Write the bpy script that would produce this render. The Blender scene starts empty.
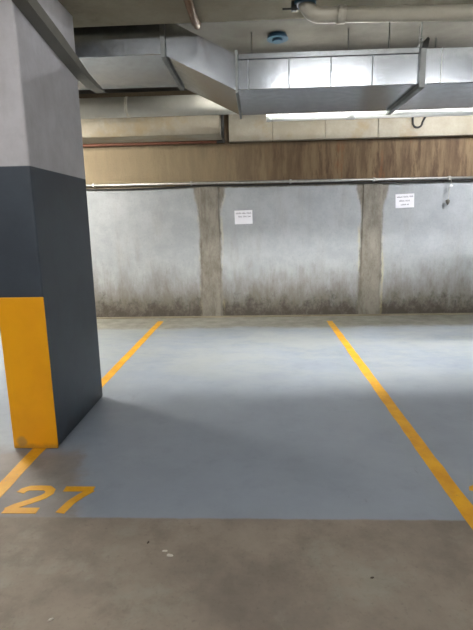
import bpy, bmesh, math, random
from mathutils import Vector, Matrix
random.seed(4)
S = bpy.context.scene
COL = S.collection
PI = math.pi

# ------------------------------------------------------------------ node helpers
class NT:
    def __init__(s, name):
        s.m = bpy.data.materials.new(name); s.m.use_nodes = True
        s.t = s.m.node_tree; s.t.nodes.clear()
        s.out = s.t.nodes.new('ShaderNodeOutputMaterial')
        s.co = s.t.nodes.new('ShaderNodeTexCoord').outputs['Object']
        sep = s.t.nodes.new('ShaderNodeSeparateXYZ'); s.t.links.new(s.co, sep.inputs[0])
        s.x, s.y, s.z = sep.outputs
    def link(s, v, i):
        if isinstance(v, bpy.types.NodeSocket): s.t.links.new(v, i)
        else: i.default_value = v
    def math(s, op, a, b=0.0, c=0.0, clamp=False):
        n = s.t.nodes.new('ShaderNodeMath'); n.operation = op; n.use_clamp = clamp
        s.link(a, n.inputs[0]); s.link(b, n.inputs[1]); s.link(c, n.inputs[2])
        return n.outputs[0]
    def noise(s, scale, detail=4, rough=.6, stretch=(1, 1, 1), off=(0, 0, 0)):
        mp = s.t.nodes.new('ShaderNodeMapping'); mp.inputs['Scale'].default_value = stretch
        mp.inputs['Location'].default_value = off
        s.t.links.new(s.co, mp.inputs[0])
        n = s.t.nodes.new('ShaderNodeTexNoise'); s.t.links.new(mp.outputs[0], n.inputs['Vector'])
        n.inputs['Scale'].default_value = scale; n.inputs['Detail'].default_value = detail
        n.inputs['Roughness'].default_value = rough
        return n.outputs['Fac']
    def ramp(s, v, a, b, lo=0.0, hi=1.0):
        n = s.t.nodes.new('ShaderNodeMapRange'); n.interpolation_type = 'SMOOTHSTEP'
        s.link(v, n.inputs[0])
        for k, q in enumerate((a, b, lo, hi)): n.inputs[k + 1].default_value = q
        return n.outputs[0]
    def mix(s, f, a, b):
        n = s.t.nodes.new('ShaderNodeMix'); n.data_type = 'RGBA'
        s.link(f, n.inputs[0])
        for v, i in ((a, n.inputs[6]), (b, n.inputs[7])):
            if isinstance(v, tuple) and len(v) == 3: v = (*v, 1)
            s.link(v, i)
        return n.outputs[2]
    def bsdf(s, color, rough=.7, metal=0.0, bump=None, bs=.2, bd=.01, spec=.5):
        b = s.t.nodes.new('ShaderNodeBsdfPrincipled')
        if isinstance(color, tuple): color = (*color[:3], 1)
        s.link(color, b.inputs['Base Color']); s.link(rough, b.inputs['Roughness']); s.link(metal, b.inputs['Metallic'])
        b.inputs['Specular IOR Level'].default_value = spec
        if bump is not None:
            n = s.t.nodes.new('ShaderNodeBump'); n.inputs['Strength'].default_value = bs; n.inputs['Distance'].default_value = bd
            s.t.links.new(bump, n.inputs['Height']); s.t.links.new(n.outputs[0], b.inputs['Normal'])
        s.t.links.new(b.outputs[0], s.out.inputs[0])
        return s.m

def lin(r, g, b):
    f = lambda c: (c / 255 / 12.92) if c / 255 <= .04045 else ((c / 255 + .055) / 1.055) ** 2.4
    return (f(r), f(g), f(b))

def concrete(name, c1, c2, scale=2.0, rough=.85, bs=.25, stain=None, streak=(1, 1, 1)):
    n = NT(name)
    a = n.noise(scale, 6, .65, streak); b = n.noise(scale * 14, 3, .6)
    c = n.mix(n.ramp(a, .3, .7), c1, c2)
    c = n.mix(n.ramp(b, .35, .8, 0, .35), c, tuple(q * .7 for q in c1))
    if stain:
        c = n.mix(n.ramp(n.noise(scale * .6, 6, .7, (1, 1, 1), (7, 3, 1)), .52, .68, 0, .7), c, stain)
    return n.bsdf(c, rough, bump=b, bs=bs, bd=.006)

def paint(name, c, rough=.5, var=.15, scale=6, bump=.05):
    n = NT(name)
    a = n.noise(scale, 5, .65); b = n.noise(scale * 12, 3)
    c2 = n.mix(n.ramp(a, .3, .75), c, tuple(q * (1 - var) for q in c))
    return n.bsdf(c2, rough, bump=b, bs=bump, bd=.003)

# floor : bare concrete, worn blue grey coating, pale dusty strip along the wall
def floor_mat():
    n = NT('car_park_floor')
    big = n.noise(1.1, 6, .65); med = n.noise(4.5, 5, .7, off=(3, 1, 0)); fine = n.noise(45, 3, .6)
    cc = n.mix(n.ramp(big, .32, .68), lin(150, 139, 126), lin(116, 107, 97))
    cc = n.mix(n.ramp(med, .45, .72, 0, .55), cc, lin(112, 102, 91))
    cc = n.mix(n.ramp(n.noise(2.2, 6, .75, off=(9, 4, 0)), .5, .66, 0, .4), cc, lin(150, 150, 138))
    cc = n.mix(n.ramp(fine, .55, .8, 0, .3), cc, lin(80, 74, 66))
    pc = n.mix(n.ramp(big, .3, .7), lin(144, 153, 165), lin(132, 141, 153))
    pc = n.mix(n.ramp(med, .5, .78, 0, .35), pc, lin(118, 128, 136))
    pc = n.mix(n.ramp(n.noise(7, 6, .8, (1, .35, 1), (2, 8, 0)), .62, .72, 0, .35), pc, lin(105, 108, 108))
    pc = n.mix(n.math('MULTIPLY', n.ramp(n.noise(1.6, 6, .75, (.6, 1, 1), (4, 4, 4)), .38, .62), n.ramp(n.y, 3.6, 5.0, 0, .65)), pc, lin(160, 164, 160))  # patchy paler grey toward the back: rear lamp light put into the colour
    pc = n.mix(n.ramp(fine, .6, .85, 0, .15), pc, lin(92, 98, 102))
    e = n.math('MULTIPLY', n.math('SUBTRACT', n.noise(9, 5, .7), .5), .03)
    y1 = n.math('ADD', n.y, e)
    front = n.ramp(y1, 2.105, 2.125)
    e2 = n.math('MULTIPLY', n.math('SUBTRACT', n.noise(3, 6, .75), .5), .5)
    back = n.ramp(n.math('ADD', n.y, e2), 6.35, 6.62, 1, 0)
    e3 = n.math('MULTIPLY', n.math('SUBTRACT', med, .5), .35)
    # worn patch around the painted bay number
    px = n.ramp(n.math('ADD', n.math('ADD', n.x, n.math('MULTIPLY', n.y, .35)), e3), -.27, -.12)
    py = n.ramp(n.math('ADD', n.y, e3), 2.72, 2.95)
    patch = n.math('MAXIMUM', px, py)
    m = n.math('MULTIPLY', n.math('MULTIPLY', front, back), n.math('ADD', n.math('MULTIPLY', patch, .72), .28))
    dust = n.ramp(n.math('ADD', n.y, e2), 6.3, 6.6)
    dc = n.mix(n.ramp(med, .3, .7), lin(156, 155, 145), lin(134, 132, 122))
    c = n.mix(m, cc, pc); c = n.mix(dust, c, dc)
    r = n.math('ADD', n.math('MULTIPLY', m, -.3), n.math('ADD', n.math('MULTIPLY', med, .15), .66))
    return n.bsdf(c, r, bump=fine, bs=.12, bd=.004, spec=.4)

RIBS = (-3.1, -0.70, 1.70, 4.10)
def wall_mat():
    n = NT('back_wall_concrete_and_paint')
    wob = n.noise(7, 6, .75, (1, 1, .45)); med = n.noise(3, 6, .7); fine = n.noise(40, 3)
    drip = n.noise(5, 6, .7, (1, 1, .12)); drip2 = n.noise(9, 5, .7, (1, 1, .18), (4, 0, 2))
    # raw upper band, water stained
    up = n.mix(n.ramp(drip, .35, .68), lin(126, 106, 78), lin(88, 68, 46))
    up = n.mix(n.ramp(drip2, .46, .66, 0, .85), up, lin(72, 50, 30))
    up = n.mix(n.ramp(n.noise(3.5, 5, .7, (1, 1, .25), (8, 2, 2)), .55, .68, 0, .6), up, lin(122, 76, 40))
    up = n.mix(n.ramp(n.x, -1.6, .8, .72, 0), up, lin(152, 138, 112))  # left end lightened in the colour, for the lamp light falling there
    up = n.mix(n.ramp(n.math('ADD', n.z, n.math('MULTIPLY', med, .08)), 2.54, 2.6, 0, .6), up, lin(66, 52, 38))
    # ribs
    rb = n.mix(n.ramp(wob, .35, .7), lin(138, 134, 124), lin(108, 102, 92))
    rb = n.mix(n.ramp(drip2, .5, .75, 0, .5), rb, lin(92, 84, 74))
    # grey paint
    pn = n.mix(n.ramp(med, .3, .7), lin(168, 172, 176), lin(152, 157, 161))
    pn = n.mix(n.ramp(n.noise(4, 5, .7, (1, 1, .2), (1, 2, 3)), .5, .75, 0, .4), pn, lin(140, 138, 130))
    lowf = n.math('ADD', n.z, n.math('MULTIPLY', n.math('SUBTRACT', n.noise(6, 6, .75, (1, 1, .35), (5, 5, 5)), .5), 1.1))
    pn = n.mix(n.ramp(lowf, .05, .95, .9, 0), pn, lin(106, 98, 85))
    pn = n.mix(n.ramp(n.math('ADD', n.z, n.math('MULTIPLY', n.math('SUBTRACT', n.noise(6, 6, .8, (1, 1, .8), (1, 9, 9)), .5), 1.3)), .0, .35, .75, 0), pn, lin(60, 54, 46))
    d = None
    for cx in RIBS:
        q = n.math('ABSOLUTE', n.math('SUBTRACT', n.x, cx))
        d = q if d is None else n.math('MINIMUM', d, q)
    w = n.math('ADD', d, n.math('MULTIPLY', n.math('SUBTRACT', wob, .5), -.10))
    w = n.math('SUBTRACT', w, n.ramp(n.z, 1.55, 1.95, 0, .07))
    rib = n.ramp(w, .145, .185, 1, 0)
    top = n.ramp(n.math('ADD', n.z, n.math('MULTIPLY', n.math('SUBTRACT', wob, .5), .05)), 1.935, 1.955)
    bare = n.mix(n.ramp(n.z, 1.96, 2.0), rb, up)
    c = n.mix(n.math('MAXIMUM', rib, top), pn, bare)
    # pale lime seam beside the ribs
    seam = n.math('MULTIPLY', n.ramp(w, .155, .175), n.ramp(w, .18, .21, 1, 0))
    seam = n.math('MULTIPLY', seam, n.ramp(n.z, 1.8, 1.93, .7, 0))
    c = n.mix(n.math('MULTIPLY', seam, n.ramp(n.noise(4, 5, .7, (1, 1, .3), (6, 1, 1)), .45, .6, 0, .6)), c, lin(196, 186, 140))
    c = n.mix(n.ramp(fine, .55, .8, 0, .25), c, lin(70, 62, 50))
    return n.bsdf(c, .75, bump=n.math('ADD', wob, fine), bs=.3, bd=.01)

def column_mat():
    n = NT('column_concrete_and_charcoal_paint')
    med = n.noise(3, 6, .7); fine = n.noise(50, 3); st = n.noise(5, 5, .7, (1, 1, .2))
    g = n.mix(n.ramp(med, .3, .7), lin(196, 195, 199), lin(178, 177, 180))
    g = n.mix(n.ramp(st, .5, .75, 0, .35), g, lin(150, 148, 146))
    dk = n.mix(n.ramp(med, .3, .7), lin(62, 72, 83), lin(55, 63, 74))
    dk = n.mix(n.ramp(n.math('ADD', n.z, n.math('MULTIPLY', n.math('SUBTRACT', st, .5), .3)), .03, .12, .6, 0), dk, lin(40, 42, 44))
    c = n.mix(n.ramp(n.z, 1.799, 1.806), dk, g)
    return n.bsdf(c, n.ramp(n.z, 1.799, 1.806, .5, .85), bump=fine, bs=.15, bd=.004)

def galv(name, c=(.41, .44, .475), rough=.22):
    n = NT(name)
    a = n.noise(16, 2, .5); b = n.noise(1.3, 4, .6, off=(2, 2, 2))
    col = n.mix(n.ramp(a, .35, .65), c, tuple(q * .86 for q in c))
    col = n.mix(n.ramp(b, .45, .7, 0, .35), col, tuple(q * .75 for q in c))
    return n.bsdf(col, n.math('ADD', n.math('MULTIPLY', a, .12), rough - .06), 1.0, bump=b, bs=.1, bd=.02)

def yellow_line_mat():
    n = NT('worn_yellow_line_paint')
    a = n.noise(14, 6, .8); b = n.noise(60, 3)
    c = n.mix(n.ramp(n.noise(5, 5, .7), .3, .7), lin(224, 168, 26), lin(204, 144, 18))
    c = n.mix(n.ramp(a, .58, .7, 0, .6), c, lin(140, 126, 90))
    return n.bsdf(c, .6, bump=b, bs=.1, bd=.002)

M = dict(
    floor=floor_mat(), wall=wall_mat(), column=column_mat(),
    slab=concrete('ceiling_slab_concrete', lin(106, 104, 100), lin(82, 80, 76), 1.5),
    beam=concrete('beam_concrete', lin(150, 142, 122), lin(128, 118, 98), 1.8, stain=lin(104, 92, 72)),
    side=concrete('side_wall_concrete', lin(150, 148, 142), lin(126, 122, 114), .8),
    cream=concrete('cream_concrete', lin(168, 162, 148), lin(146, 138, 122), 2.2, stain=lin(150, 132, 100)),
    galv=galv('galvanised_sheet'), galv_dark=galv('dull_galvanised_flange', (.22, .23, .23), .5),
    steel=galv('steel_conduit_metal', (.50, .50, .48), .42),
    trunk=paint('grey_trunking_paint', lin(112, 110, 102), .6),
    yellow=None, line=yellow_line_mat(),
    white=paint('white_plastic_pipe', lin(225, 226, 224), .35, .06),
    grey=paint('pale_grey_pipe_paint', lin(176, 174, 164), .5, .1),
    pvc=paint('cream_plastic_pipe', lin(172, 168, 154), .45, .12),
    brown=paint('brown_pipe_paint', lin(112, 84, 58), .6, .25),
    rust=paint('rust_red_pipe', lin(104, 62, 44), .7, .3),
    black=paint('black_plastic', lin(34, 34, 34), .5),
    blue=paint('blue_collar_plastic', lin(34, 72, 98), .5),
    sign=paint('white_sign_plastic', lin(238, 238, 244), .4, .03),
    ink=paint('faded_grey_print', lin(120, 120, 132), .6, .2, 60),
    litter=paint('pale_scrap_paper', lin(214, 208, 196), .7),
    leaf=paint('dark_dried_leaf', lin(70, 60, 48), .8),
    housing=paint('white_lamp_housing', lin(220, 220, 216), .5, .04),
)
def yellow_mat():
    n = NT('yellow_guard_paint')
    a = n.noise(9, 6, .75); b = n.noise(60, 3)
    c = n.mix(n.ramp(n.noise(3, 4, .6), .3, .7), lin(250, 178, 14), lin(240, 166, 14))
    low = n.math('ADD', n.z, n.math('MULTIPLY', n.math('SUBTRACT', a, .5), .06))
    c = n.mix(n.ramp(low, .01, .05, .5, 0), c, lin(120, 90, 50))
    sx = n.math('ADD', n.x, 1.57); sz = n.math('SUBTRACT', n.z, .055)
    r = n.math('SQRT', n.math('ADD', n.math('MULTIPLY', sx, sx), n.math('MULTIPLY', sz, sz)))
    c = n.mix(n.ramp(n.math('ADD', r, n.math('MULTIPLY', n.math('SUBTRACT', a, .5), .04)), .022, .045, .6, 0), c, lin(150, 120, 80))
    return n.bsdf(c, .45, bump=b, bs=.06, bd=.002)
M['yellow'] = yellow_mat()
def lamp_mat(name, k, c=(1, .97, .92)):
    n = NT(name)
    e = n.t.nodes.new('ShaderNodeEmission'); e.inputs[0].default_value = (*c, 1); e.inputs[1].default_value = k
    n.t.links.new(e.outputs[0], n.out.inputs[0]); return n.m

# ------------------------------------------------------------------ mesh helpers
def box(bm, x0, x1, y0, y1, z0, z1, bev=0.0, seg=2):
    b = bmesh.new()
    bmesh.ops.create_cube(b, size=1)
    for v in b.verts:
        v.co = Vector(((x0 + x1) / 2 + v.co.x * (x1 - x0), (y0 + y1) / 2 + v.co.y * (y1 - y0), (z0 + z1) / 2 + v.co.z * (z1 - z0)))
    if bev: bmesh.ops.bevel(b, geom=b.edges[:], offset=bev, segments=seg, affect='EDGES', profile=.5)
    merge(bm, b); return bm
def merge(bm, b):
    me = bpy.data.meshes.new('tmp'); b.to_mesh(me); b.free(); bm.from_mesh(me); bpy.data.meshes.remove(me)
def tube(bm, pts, r, n=20, caps=True):
    pts = [Vector(p) for p in pts]
    rings = []; up = None
    for i, p in enumerate(pts):
        d = (pts[min(i + 1, len(pts) - 1)] - pts[max(i - 1, 0)]).normalized()
        if up is None: up = Vector((0, 0, 1)) if abs(d.z) < .9 else Vector((0, 1, 0))
        a = d.cross(up).normalized(); up = a.cross(d).normalized()
        rr = r[i] if isinstance(r, (list, tuple)) else r
        rings.append([bm.verts.new(p + (a * math.cos(t) + up * math.sin(t)) * rr) for t in [2 * PI * k / n for k in range(n)]])
    for A, B in zip(rings, rings[1:]):
        for k in range(n):
            f = bm.faces.new((A[k], A[(k + 1) % n], B[(k + 1) % n], B[k])); f.smooth = True
    if caps: bm.faces.new(rings[0][::-1]); bm.faces.new(rings[-1])
    return bm
def arc(c, r, a0, a1, u, v, n=8):
    c, u, v = Vector(c), Vector(u), Vector(v)
    return [c + u * r * math.cos(a0 + (a1 - a0) * k / n) + v * r * math.sin(a0 + (a1 - a0) * k / n) for k in range(n + 1)]
def prism(bm, poly, z0, z1, ax='z'):
    f = {'z': lambda a, b, h: (a, b, h), 'y': lambda a, b, h: (a, h, b), 'x': lambda a, b, h: (h, a, b)}[ax]
    A = [bm.verts.new(f(a, b, z0)) for a, b in poly]; B = [bm.verts.new(f(a, b, z1)) for a, b in poly]
    n = len(poly); bm.faces.new(A); bm.faces.new(B)
    for k in range(n): bm.faces.new((A[k], A[(k + 1) % n], B[(k + 1) % n], B[k]))
    return bm
def obj(name, bm, mat, parent=None, origin=None):
    bmesh.ops.recalc_face_normals(bm, faces=bm.faces[:])
    me = bpy.data.meshes.new(name)
    bm.to_mesh(me); bm.free(); me.materials.append(mat)
    o = bpy.data.objects.new(name, me); COL.objects.link(o)
    if parent is not None:
        o.parent = parent
        o.matrix_parent_inverse = Matrix.Translation(-Vector(parent.location))   # meshes are given in world coordinates
    return o
def tag(o, label, cat, group=None):
    o['label'] = label; o['category'] = cat
    if group: o['group'] = group
    return o
def thing(name, label, cat, loc, group=None):
    o = bpy.data.objects.new(name, None); COL.objects.link(o); o.location = loc; o.empty_display_size = .1
    return tag(o, label, cat, group)
def struct(name, bm, mat):
    o = obj(name, bm, mat); o['kind'] = 'structure'; return o
N = bmesh.new

# ------------------------------------------------------------------ the room
XL, XR, YF, YW, ZC = -7.5, 8.5, -6.0, 7.2, 3.3
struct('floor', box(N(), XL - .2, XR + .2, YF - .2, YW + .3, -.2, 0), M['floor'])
struct('ceiling', box(N(), XL - .2, XR + .2, YF - .2, YW + .3, ZC, ZC + .25), M['slab'])
bm = N(); box(bm, XL, XR, YW, YW + .25, 0, ZC)
for cx in RIBS:      # shallow piers cast against the wall
    prism(bm, [(cx - .155, YW + .01), (cx - .13, YW - .018), (cx + .13, YW - .018), (cx + .155, YW + .01)], 0, 1.97)
struct('wall_back', bm, M['wall'])
struct('wall_left', box(N(), XL - .2, XL, YF, YW, 0, ZC), M['side'])
struct('wall_right', box(N(), XR, XR + .2, YF, YW, 0, ZC), M['side'])
struct('wall_front', box(N(), XL, XR, YF - .2, YF, 0, ZC), M['side'])
struct('trim_1', box(N(), XL, XR, 3.05, 4.0, 2.96, ZC, .01), M['beam'])                     # downstand beam across the bay
bm = N()                                                                                    # cast edge beam above the wall
for a, b in ((-.38, .24), (.246, .98), (.986, 1.72), (1.726, 3.2), (3.206, 5.0), (5.006, XR)): box(bm, a, b, YW - .10, YW, 2.575, ZC, .006)
struct('trim_2', bm, M['cream'])
struct('trim_3', box(N(), XL, -.47, 6.6, YW, 2.60, 2.84, .012), M['cream'])                 # boxed beam on the left
struct('trim_4', box(N(), XL, -1.60, 2.45, 2.95, 2.665, ZC, .01), M['beam'])                  # lower beam left of the column
struct('baseboard_back', box(N(), XL, XR, YW - .045, YW, 0, .022, .008), M['beam'])         # rough concrete fillet at the wall foot

# ------------------------------------------------------------------ column
col = thing('concrete_column', 'narrow concrete column, grey above and charcoal below, with a yellow guard on its front', 'column', (-1.48, 3.335, 0))
obj('column_shaft', box(N(), -1.622, -1.337, 2.861, 3.808, 0, ZC, .014, 3), M['column'], col)
g = obj('corner_guard', box(N(), -1.628, -1.330, 2.848, 2.861, .004, 1.018, .005, 2), M['yellow'], col)
g['label'] = 'bright yellow painted guard on the lower front face'

# ------------------------------------------------------------------ floor marking
def bay_line(x, y0, y1, label, bends=0):
    bm = N(); k = 40; L = []; R = []
    for i in range(k + 1):
        y = y0 + (y1 - y0) * i / k; e = .0035
        L.append((x - .043 + random.uniform(-e, e), y)); R.append((x + .043 + random.uniform(-e, e), y))
    prism(bm, L + R[::-1], 0, .0015)
    return tag(obj('bay_line', bm, M['line']), label, 'floor marking', 'yellow bay lines on the floor')
bay_line(-1.46, 2.02, 6.93, 'yellow painted bay line running under the column to the wall')
bay_line(1.045, 2.02, 6.82, 'yellow painted bay line on the right side of the empty bay')
def digit(name, strokes, x0, y0, w, h, label, th=.05):
    bm = N()
    for st in strokes:
        zt = .0015 + .0004 * strokes.index(st); pts = [Vector((x0 + a * w, y0 + b * h)) for a, b in st]
        Lp, Rp = [], []
        for i, p in enumerate(pts):
            d0 = (p - pts[i - 1]).normalized() if i else (pts[1] - p).normalized()
            d1 = (pts[i + 1] - p).normalized() if i < len(pts) - 1 else d0
            d = (d0 + d1).normalized(); nn = Vector((-d.y, d.x)) * th / 2 / max(.5, d.dot(d0))
            Lp.append(p + nn); Rp.append(p - nn)
        for i in range(len(pts) - 1):
            q = [Lp[i], Lp[i + 1], Rp[i + 1], Rp[i]]
            prism(bm, [tuple(v) for v in q], 0, zt)
    return tag(obj(name, bm, M['line']), label, 'floor marking', 'painted bay number 27')
two = [(.03, .76), (.08, .88), (.22, .955), (.5, .97), (.78, .955), (.93, .86), (.95, .74), (.86, .6), (.55, .4), (.22, .22), (.06, .07)]
two_b = [(.0, .06), (1.0, .06)]
seven = [(.0, .93), (.93, .93)]
seven_b = [(.88, .9), (.66, .66), (.48, .4), (.36, .0)]
digit('painted_digit', [two, two_b], -1.335, 2.155, .18, .235, 'yellow painted digit 2 on the floor before the column')
digit('painted_digit', [seven, seven_b], -1.095, 2.15, .18, .24, 'yellow painted digit 7 beside the 2 on the floor')
digit('painted_digit', [two, two_b], 1.15, 2.19, .225, .235, 'yellow painted digit cut off at the right edge, past the right bay line')

# ------------------------------------------------------------------ air duct
Y0, Y1 = 4.08, 5.0
LZ0, LZ1, RZ0, RZ1 = 2.772, 3.045, 2.488, 2.752
XA, XB, XC = -.725, -.145, 1.31
duct = thing('air_duct', 'galvanised rectangular air duct stepping down to the right under the ceiling', 'air duct', (0, 4.54, 2.488))
obj('duct_section', box(N(), -6.5, XA, Y0, Y1, LZ0, LZ1, .006), M['galv'], duct)
bm = N()
A = [(XA, Y0, LZ0), (XA, Y1, LZ0), (XA, Y1, LZ1), (XA, Y0, LZ1)]; B = [(XB, Y0, RZ0), (XB, Y1, RZ0), (XB, Y1, RZ1), (XB, Y0, RZ1)]
va = [bm.verts.new(p) for p in A]; vb = [bm.verts.new(p) for p in B]
for k in range(4): bm.faces.new((va[k], va[(k + 1) % 4], vb[(k + 1) % 4], vb[k]))
bm.faces.new(va); bm.faces.new(vb)
o = obj('duct_transition', bm, M['galv'], duct); o['label'] = 'sloping offset piece of the duct'
obj('duct_section', box(N(), XB, XC, Y0, Y1, RZ0, RZ1, .006), M['galv'], duct)
obj('duct_section', box(N(), XC, 7.0, Y0, Y1, RZ0, RZ1, .006), M['galv'], duct)
def flange(x, z0, z1, w=.032, p=.028):
    bm = N()
    box(bm, x - w / 2, x + w / 2, Y0 - p, Y0 + .002, z0 - p, z1 + p, .002)
    box(bm, x - w / 2, x + w / 2, Y1 - .002, Y1 + p, z0 - p, z1 + p, .002)
    box(bm, x - w / 2, x + w / 2, Y0, Y1, z0 - p, z0 + .002, .002)
    box(bm, x - w / 2, x + w / 2, Y0, Y1, z1 - .002, z1 + p, .002)
    return obj('duct_flange', bm, M['galv_dark'], duct)
flange(XA, LZ0, LZ1, .04); flange(XB, RZ0, RZ1, .02); flange(XC, RZ0, RZ1, .045, .032); flange(4.0, RZ0, RZ1); flange(-3.2, LZ0, LZ1)
for x in (-.052, .272, .603, .928, 1.46):
    obj('duct_seam', box(N(), x - .004, x + .004, Y0 - .006, Y0 + .001, RZ0 + .004, RZ1 - .004, .001), M['galv_dark' if x < 1 else 'steel'], duct)
obj('duct_lip', box(N(), XB + .012, XC - .024, Y0 - .014, Y0 + .002, RZ1 - .040, RZ1 + .004, .004), M['galv'], duct)
for x, z0 in ((XC, RZ1), (4.0, RZ1), (-3.2, LZ1)):
    for y in (Y0 - .018, Y1 + .018):
        if y > 4.5 and x > 3: continue
        bm = N(); tube(bm, [(x - .02, y, z0), (x - .02, y, ZC + .01)], .006, 10)
        r = obj('hanger_rod', bm, M['galv_dark'], duct)
        bm = N(); tube(bm, [(x - .02, y, z0 + .05), (x - .02, y, z0 + .064)], .013, 6); obj('nut', bm, M['galv_dark'], r)
# clamp on the flange head
bm = N(); prism(bm, [(XC - .02, RZ1 - .01), (XC + .026, RZ1 - .01), (XC + .034, RZ1 + .05), (XC + .02, RZ1 + .062), (XC - .012, RZ1 + .028)], Y0 - .05, Y0 - .032, 'y')
obj('flange_clamp', bm, M['black'], duct)

# trunking fixed along the column
bm = N()
prism(bm, [(1.6, 2.89), (2.3, 2.775), (2.9, 2.668), (3.35, 2.595), (3.78, 2.528), (4.0, 2.522), (4.22, 2.538), (4.0, 2.556), (3.82, 2.575), (3.35, 2.672), (2.9, 2.745), (2.3, 2.85), (1.6, 2.965)], -1.337, -1.252, 'x')
tag(obj('cable_trunking', bm, M['trunk']), 'grey cable trunking sloping down the top of the column side, ending under the duct', 'trunking')

# ------------------------------------------------------------------ pipes
# white drain pipe, top right
pz = lambda x: 2.868 - .023 * (x - .5)
p = thing('drain_pipe', 'cream plastic drain pipe with an elbow under the beam at top right', 'pipe', (.36, 3.7, 2.86))
bm = N(); tube(bm, [(.60, 3.7, pz(.6)), (7.4, 3.7, pz(7.4))], .05, 24); obj('pipe_run', bm, M['pvc'], p)
bm = N(); R = .11
pts = [(.358, 3.7, 2.96)] + arc((.358 + R, 3.7, pz(.5) + R), R, PI, 1.5 * PI, (1, 0, 0), (0, 0, 1)) + [(.60, 3.7, pz(.6))]
pts[0] = (.358, 3.7, 2.989)
tube(bm, pts[0:1] + pts[1:], .052, 24); obj('elbow', bm, M['pvc'], p)
bm = N(); tube(bm, [(.585, 3.7, pz(.585)), (.64, 3.7, pz(.64))], .058, 24); obj('coupling', bm, M['pvc'], p)
bm = N(); tube(bm, [(.358, 3.7, 2.935), (.358, 3.7, 2.962)], .078, 24); o = obj('fire_collar', bm, M['blue'], p); o['label'] = 'blue collar where the pipe enters the beam'
bm = N(); box(bm, .262, .300, 3.685, 3.715, 2.90, 2.962, .003); tube(bm, [(.20, 3.7, 2.915), (.31, 3.7, 2.915)], .007, 8); obj('clamp', bm, M['black'], p)
# brown pipe running back over the duct
bm = N(); tube(bm, [(-.445, 3.08, 2.925), (-.443, 3.9, 2.93), (-.443, 4.02, 2.955), (-.443, 4.04, 3.01), (-.443, 4.04, ZC + .01)], .03, 16)
tag(obj('brown_pipe', bm, M['brown']), 'thin brown pipe crossing under the beam to the sloping duct piece', 'pipe')
# pipe behind the duct, left
p = thing('service_pipe', 'pale grey pipe behind the duct with a joint near the column', 'pipe', (-1.4, 5.5, 2.60))
bm = N(); tube(bm, [(-7.3, 5.5, 2.712), (6.5, 5.5, 2.712)], .104, 28); obj('pipe_run', bm, M['grey'], p)
for x in (-1.40, 2.2):
    bm = N(); tube(bm, [(x - .014, 5.5, 2.712), (x + .014, 5.5, 2.712)], .107, 28); obj('joint_band', bm, M['pvc'], p)
for x in (-3.0, 1.9, 4.8):
    bm = N(); tube(bm, [(x, 5.5, 2.81), (x, 5.5, ZC + .01)], .006, 8); obj('hanger_rod', bm, M['galv_dark'], p)
# white pipe below, right
p = thing('white_pipe', 'bright white pipe running just below the right part of the duct', 'pipe', (.2, 5.42, 2.52))
bm = N(); tube(bm, [(.14, 5.34, 2.545), (7.6, 5.34, 2.545)], .055, 24); obj('pipe_run', bm, M['white'], p)
bm = N(); tube(bm, [(.118, 5.34, 2.545), (.124, 5.34, 2.545), (.17, 5.34, 2.545)], [.05, .060, .060], 24); obj('end_cap', bm, M['white'], p)
for x in (1.0, 3.4):
    bm = N(); tube(bm, [(x - .05, 5.34, 2.545), (x + .05, 5.34, 2.545)], .060, 24); obj('coupling', bm, M['white'], p)
for x in (3.1, 6.0):
    bm = N(); tube(bm, [(x, 5.34, 2.59), (x, 5.34, ZC + .01)], .006, 8); obj('hanger_rod', bm, M['galv_dark'], p)
# black bent hose behind it
bm = N(); tube(bm, [(2.19, 7.088, 2.83)] + arc((2.26, 7.088, 2.755), .065, PI, 2 * PI, (1, 0, 0), (0, 0, 1), 10) + [(2.36, 7.088, 2.83)], .014, 10)
tag(obj('cable_loop', bm, M['black']), 'black cable loop hanging below the white pipe against the cream beam', 'cable')
# rust red pipe under the boxed beam
p = thing('rusty_pipe', 'thin rust red pipe under the cream boxed beam, turning up at its end', 'pipe', (-.45, 6.55, 2.56))
bm = N(); tube(bm, [(-7.3, 7.1, 2.578), (-.60, 7.1, 2.578), (-.53, 7.1, 2.578)], .020, 14); obj('pipe_run', bm, M['rust'], p)
bm = N(); tube(bm, [(-.55, 7.1, 2.578), (-.45, 7.06, 2.575), (-.44, 6.75, 2.575), (-.435, 6.58, 2.585), (-.432, 6.565, 2.63), (-.432, 6.565, 2.86)], .021, 14); obj('riser', bm, M['black'], p)
# blue collar on the slab
bm = N(); tube(bm, [(.235, 5.26, 3.255), (.235, 5.26, ZC + .005)], [.11, .085], 28); tube(bm, [(.235, 5.26, 3.232), (.235, 5.26, 3.256)], .055, 20)
tag(obj('fire_collar', bm, M['blue']), 'round blue fire collar on the dark ceiling above the duct', 'fire collar')

# conduit on the wall
p = thing('wall_conduit', 'long steel conduit running across the back wall above the grey panels', 'conduit', (0, 7.14, 1.99))
cz = lambda x: 2.012 - .004 * x
bm = N(); tube(bm, [(-7.4, 7.14, cz(-7)), (8.4, 7.14, cz(8))], .020, 16); obj('pipe_run', bm, M['steel'], p)
for x in (-4.2, -2.4, -.95, .5, 1.70, 2.76, 4.2):
    bm = N(); box(bm, x - .014, x + .014, 7.116, 7.2, cz(x) - .027, cz(x) + .027, .004); obj('saddle_clip', bm, M['steel'], p)
bm = N(); pts = []
xs = (-7.2, -3.0, -.72, 1.3, 2.76, 5.2, 8.0)
for a, b in zip(xs, xs[1:]):
    for k in range(12):
        t = k / 12; sag = .035 if b < 1 else .012
        pts.append((a + (b - a) * t, 7.165, cz(a) - .034 - sag * 4 * t * (1 - t)))
tube(bm, pts, .011, 8)
tag(obj('hanging_cable', bm, M['black']), 'dark cable sagging just below the steel conduit on the wall', 'cable')
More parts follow.
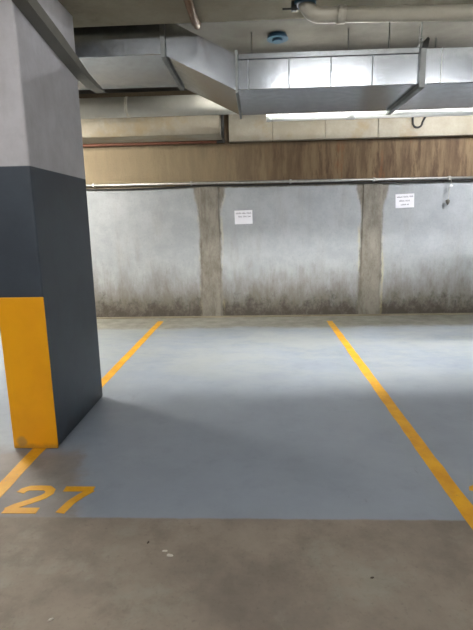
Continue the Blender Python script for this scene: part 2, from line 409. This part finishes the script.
# small pull cord
p = thing('pull_cord', 'short cord with a small grey knob hanging from the conduit at right', 'cord', (2.765, 7.13, 1.64))
bm = N(); tube(bm, [(2.775, 7.11, 1.985), (2.785, 7.11, 1.93), (2.768, 7.12, 1.86), (2.762, 7.13, 1.69)], .004, 8); obj('cord', bm, M['grey'], p)
bm = N(); box(bm, 2.765, 2.805, 7.09, 7.13, 1.88, 1.905, .006); obj('cord_clip', bm, M['white'], p)
bm = N(); tube(bm, [(2.758, 7.13, 1.705), (2.758, 7.13, 1.69), (2.758, 7.13, 1.66), (2.758, 7.13, 1.625)], [.014, .03, .026, .004], 14); obj('knob', bm, M['trunk'], p)

# signs
def sign(x0, x1, z0, z1, rows, rot, label):
    cx, cz_ = (x0 + x1) / 2, (z0 + z1) / 2
    p = thing('wall_sign', label, 'sign', (cx, 7.195, cz_), 'white signs on the back wall')
    T = Matrix.Translation((cx, 0, cz_)) @ Matrix.Rotation(math.radians(rot), 4, 'Y') @ Matrix.Translation((-cx, 0, -cz_))
    bm = N(); box(bm, x0, x1, 7.190, 7.1995, z0, z1, .003); bmesh.ops.transform(bm, matrix=T, verts=bm.verts[:])
    obj('sign_plate', bm, M['sign'], p)
    for zr, h, a, b in rows:
        x = x0 + (x1 - x0) * a; e = x0 + (x1 - x0) * b; zc = z0 + (z1 - z0) * zr
        while x < e - .01:
            we = min(e, x + random.uniform(.05, .09)); bm = N()
            box(bm, x, we, 7.1886, 7.1905, zc - h / 2, zc - h / 2 + .004)
            while x < we - .006:
                box(bm, x, x + .004, 7.1886, 7.1905, zc - h / 2, zc + h / 2 * random.choice((.4, 1, 1)))
                x += random.uniform(.008, .013)
            bmesh.ops.transform(bm, matrix=T, verts=bm.verts[:])
            obj('printed_word', bm, M['ink'], p); x = we + .012
sign(-.325, -.06, 1.415, 1.615, [(.80, .022, .08, .94), (.56, .022, .22, .9)], -1, 'white notice in the middle wall panel between the two concrete piers')
sign(2.03, 2.30, 1.60, 1.80, [(.80, .022, .08, .95), (.52, .022, .2, .84), (.24, .018, .28, .72)], -2, 'white notice in the right wall panel near the pull cord')

# litter
def scrap(x, y, s, ang, mat, label, cat):
    bm = N(); k = 9
    top = []; 
    for i in range(k):
        t = 2 * PI * i / k; r = s * (1 + .25 * random.uniform(-1, 1)); top.append((r * math.cos(t), .38 * r * math.sin(t)))
    A = [bm.verts.new((a, b, .0008)) for a, b in top]; B = [bm.verts.new((a * .9, b * .9, .004 + .003 * math.sin(3 * i))) for i, (a, b) in enumerate(top)]
    bm.faces.new(A); bm.faces.new(B)
    for i in range(k): bm.faces.new((A[i], A[(i + 1) % k], B[(i + 1) % k], B[i]))
    o = obj('paper_scrap' if cat == 'litter' else 'dried_leaf', bm, mat); o.location = (x, y, 0); o.rotation_euler = (0, 0, ang)
    return tag(o, label, cat)
scrap(-.432, 1.872, .014, .1, M['litter'], 'small pale scrap on the bare concrete, the farther of a touching pair', 'litter')
scrap(-.405, 1.845, .017, -.1, M['litter'], 'small pale scrap on the bare concrete, the nearer of a touching pair', 'litter')
scrap(-.79, 1.49, .010, .6, M['litter'], 'tiny pale scrap on bare concrete near the lower left corner', 'litter')
scrap(-.52, 1.93, .009, 1.2, M['leaf'], 'tiny dark leaf bit left of the paper scraps', 'leaf')
scrap(.458, 1.724, .010, .3, M['leaf'], 'tiny dark leaf bit on bare concrete at lower right', 'leaf')

# ------------------------------------------------------------------ lamps
def batten(x, y, z, k, label, along='x', L=1.2, c=(1, .985, .965), shade=False):
    p = thing('batten_lamp', label, 'lamp', (x, y, z), 'fluorescent batten lamps')
    hx, hy = (L / 2, .05) if along == 'x' else (.05, L / 2)
    obj('housing', box(N(), x - hx, x + hx, y - min(hy, .022) if along == 'x' else y - hy, y + min(hy, .022) if along == 'x' else y + hy, z + .034, z + .08, .006), M['housing'], p)
    bm = N(); tube(bm, [(x - hx + .02, y, z), (x + hx - .02, y, z)] if along == 'x' else [(x, y - hy, z), (x, y + hy, z)], .03, 16)
    obj('diffuser', bm, lamp_mat('lamp_glow_%d' % int(k * 10), k, c), p)
    if shade:
        bm = N(); prism(bm, [(y - .13, z - .012), (y - .125, z - .016), (y - .03, z + .082), (y + .03, z + .082), (y + .125, z - .016), (y + .13, z - .012), (y + .032, z + .09), (y - .032, z + .09)], x - hx, x + hx, 'x')
        obj('added_reflector', bm, M['housing'], p)  # trough added to keep lamp light off the slab above
    for s in (-1, 1):
        q = (x + s * hx * .8, y) if along == 'x' else (x, y + s * hy * .8)
        bm = N(); tube(bm, [(q[0], q[1], z + .07), (q[0], q[1], ZC + .01)], .004, 8); obj('suspension_wire', bm, M['galv_dark'], p)
batten(-3.8, 5.2, 2.55, 190, 'bright batten lamp behind the duct, beyond the column', c=(1, .94, .83))
batten(.45, 5.165, 2.87, 84, 'left one of two added, unseen shaded batten lamps above the right duct section', c=(1, .98, .92), shade=True)  # unseen lamp, added to brighten the middle of the rear floor
batten(2.1, 5.165, 2.87, 62, 'right one of two added, unseen shaded batten lamps above the right duct section', c=(1, .98, .94), shade=True)  # unseen lamp, added to carry the light along the white pipe
batten(3.6, 5.2, 3.22, 130, 'batten lamp on the ceiling far to the right behind the duct', c=(.98, .98, 1))
batten(.9, 1.2, 3.22, 19, 'batten lamp above the front of the bay')
batten(-3.6, 1.0, 3.22, 24, 'batten lamp before the column to the left')
batten(5.0, 1.0, 3.22, 24, 'batten lamp above the aisle at right')
batten(-1.5, -1.0, 3.22, 80, 'batten lamp above the aisle behind, left')
batten(3.0, -1.0, 3.22, 74, 'batten lamp above the aisle behind, right')

w = bpy.data.worlds.new('world'); S.world = w; w.use_nodes = True
w.node_tree.nodes['Background'].inputs[0].default_value = (.6, .65, .7, 1)
w.node_tree.nodes['Background'].inputs[1].default_value = .05

# ------------------------------------------------------------------ camera
f, pitch, roll, yaw, h = 473.022, 11.179, -1.193, 2.612, 1.454
pr, rr, yr = map(math.radians, (pitch, roll, yaw))
d = Vector((-math.sin(yr) * math.cos(pr), math.cos(yr) * math.cos(pr), -math.sin(pr)))
r = Vector((math.cos(yr), math.sin(yr), 0)); u = r.cross(d)
r2 = r * math.cos(rr) + u * math.sin(rr); u2 = -r * math.sin(rr) + u * math.cos(rr)
cam = bpy.data.cameras.new('camera'); co = bpy.data.objects.new('camera', cam); COL.objects.link(co)
co.matrix_world = Matrix(((r2.x, u2.x, -d.x, 0), (r2.y, u2.y, -d.y, 0), (r2.z, u2.z, -d.z, h), (0, 0, 0, 1)))
cam.sensor_fit = 'VERTICAL'; cam.sensor_height = 24; cam.lens = f * 24 / 630; cam.clip_start = .05
S.camera = co
S.view_settings.view_transform = 'Standard'; S.view_settings.look = 'None'
S.view_settings.gamma = 1; S.view_settings.use_curve_mapping = False
S.view_settings.exposure = 1.7
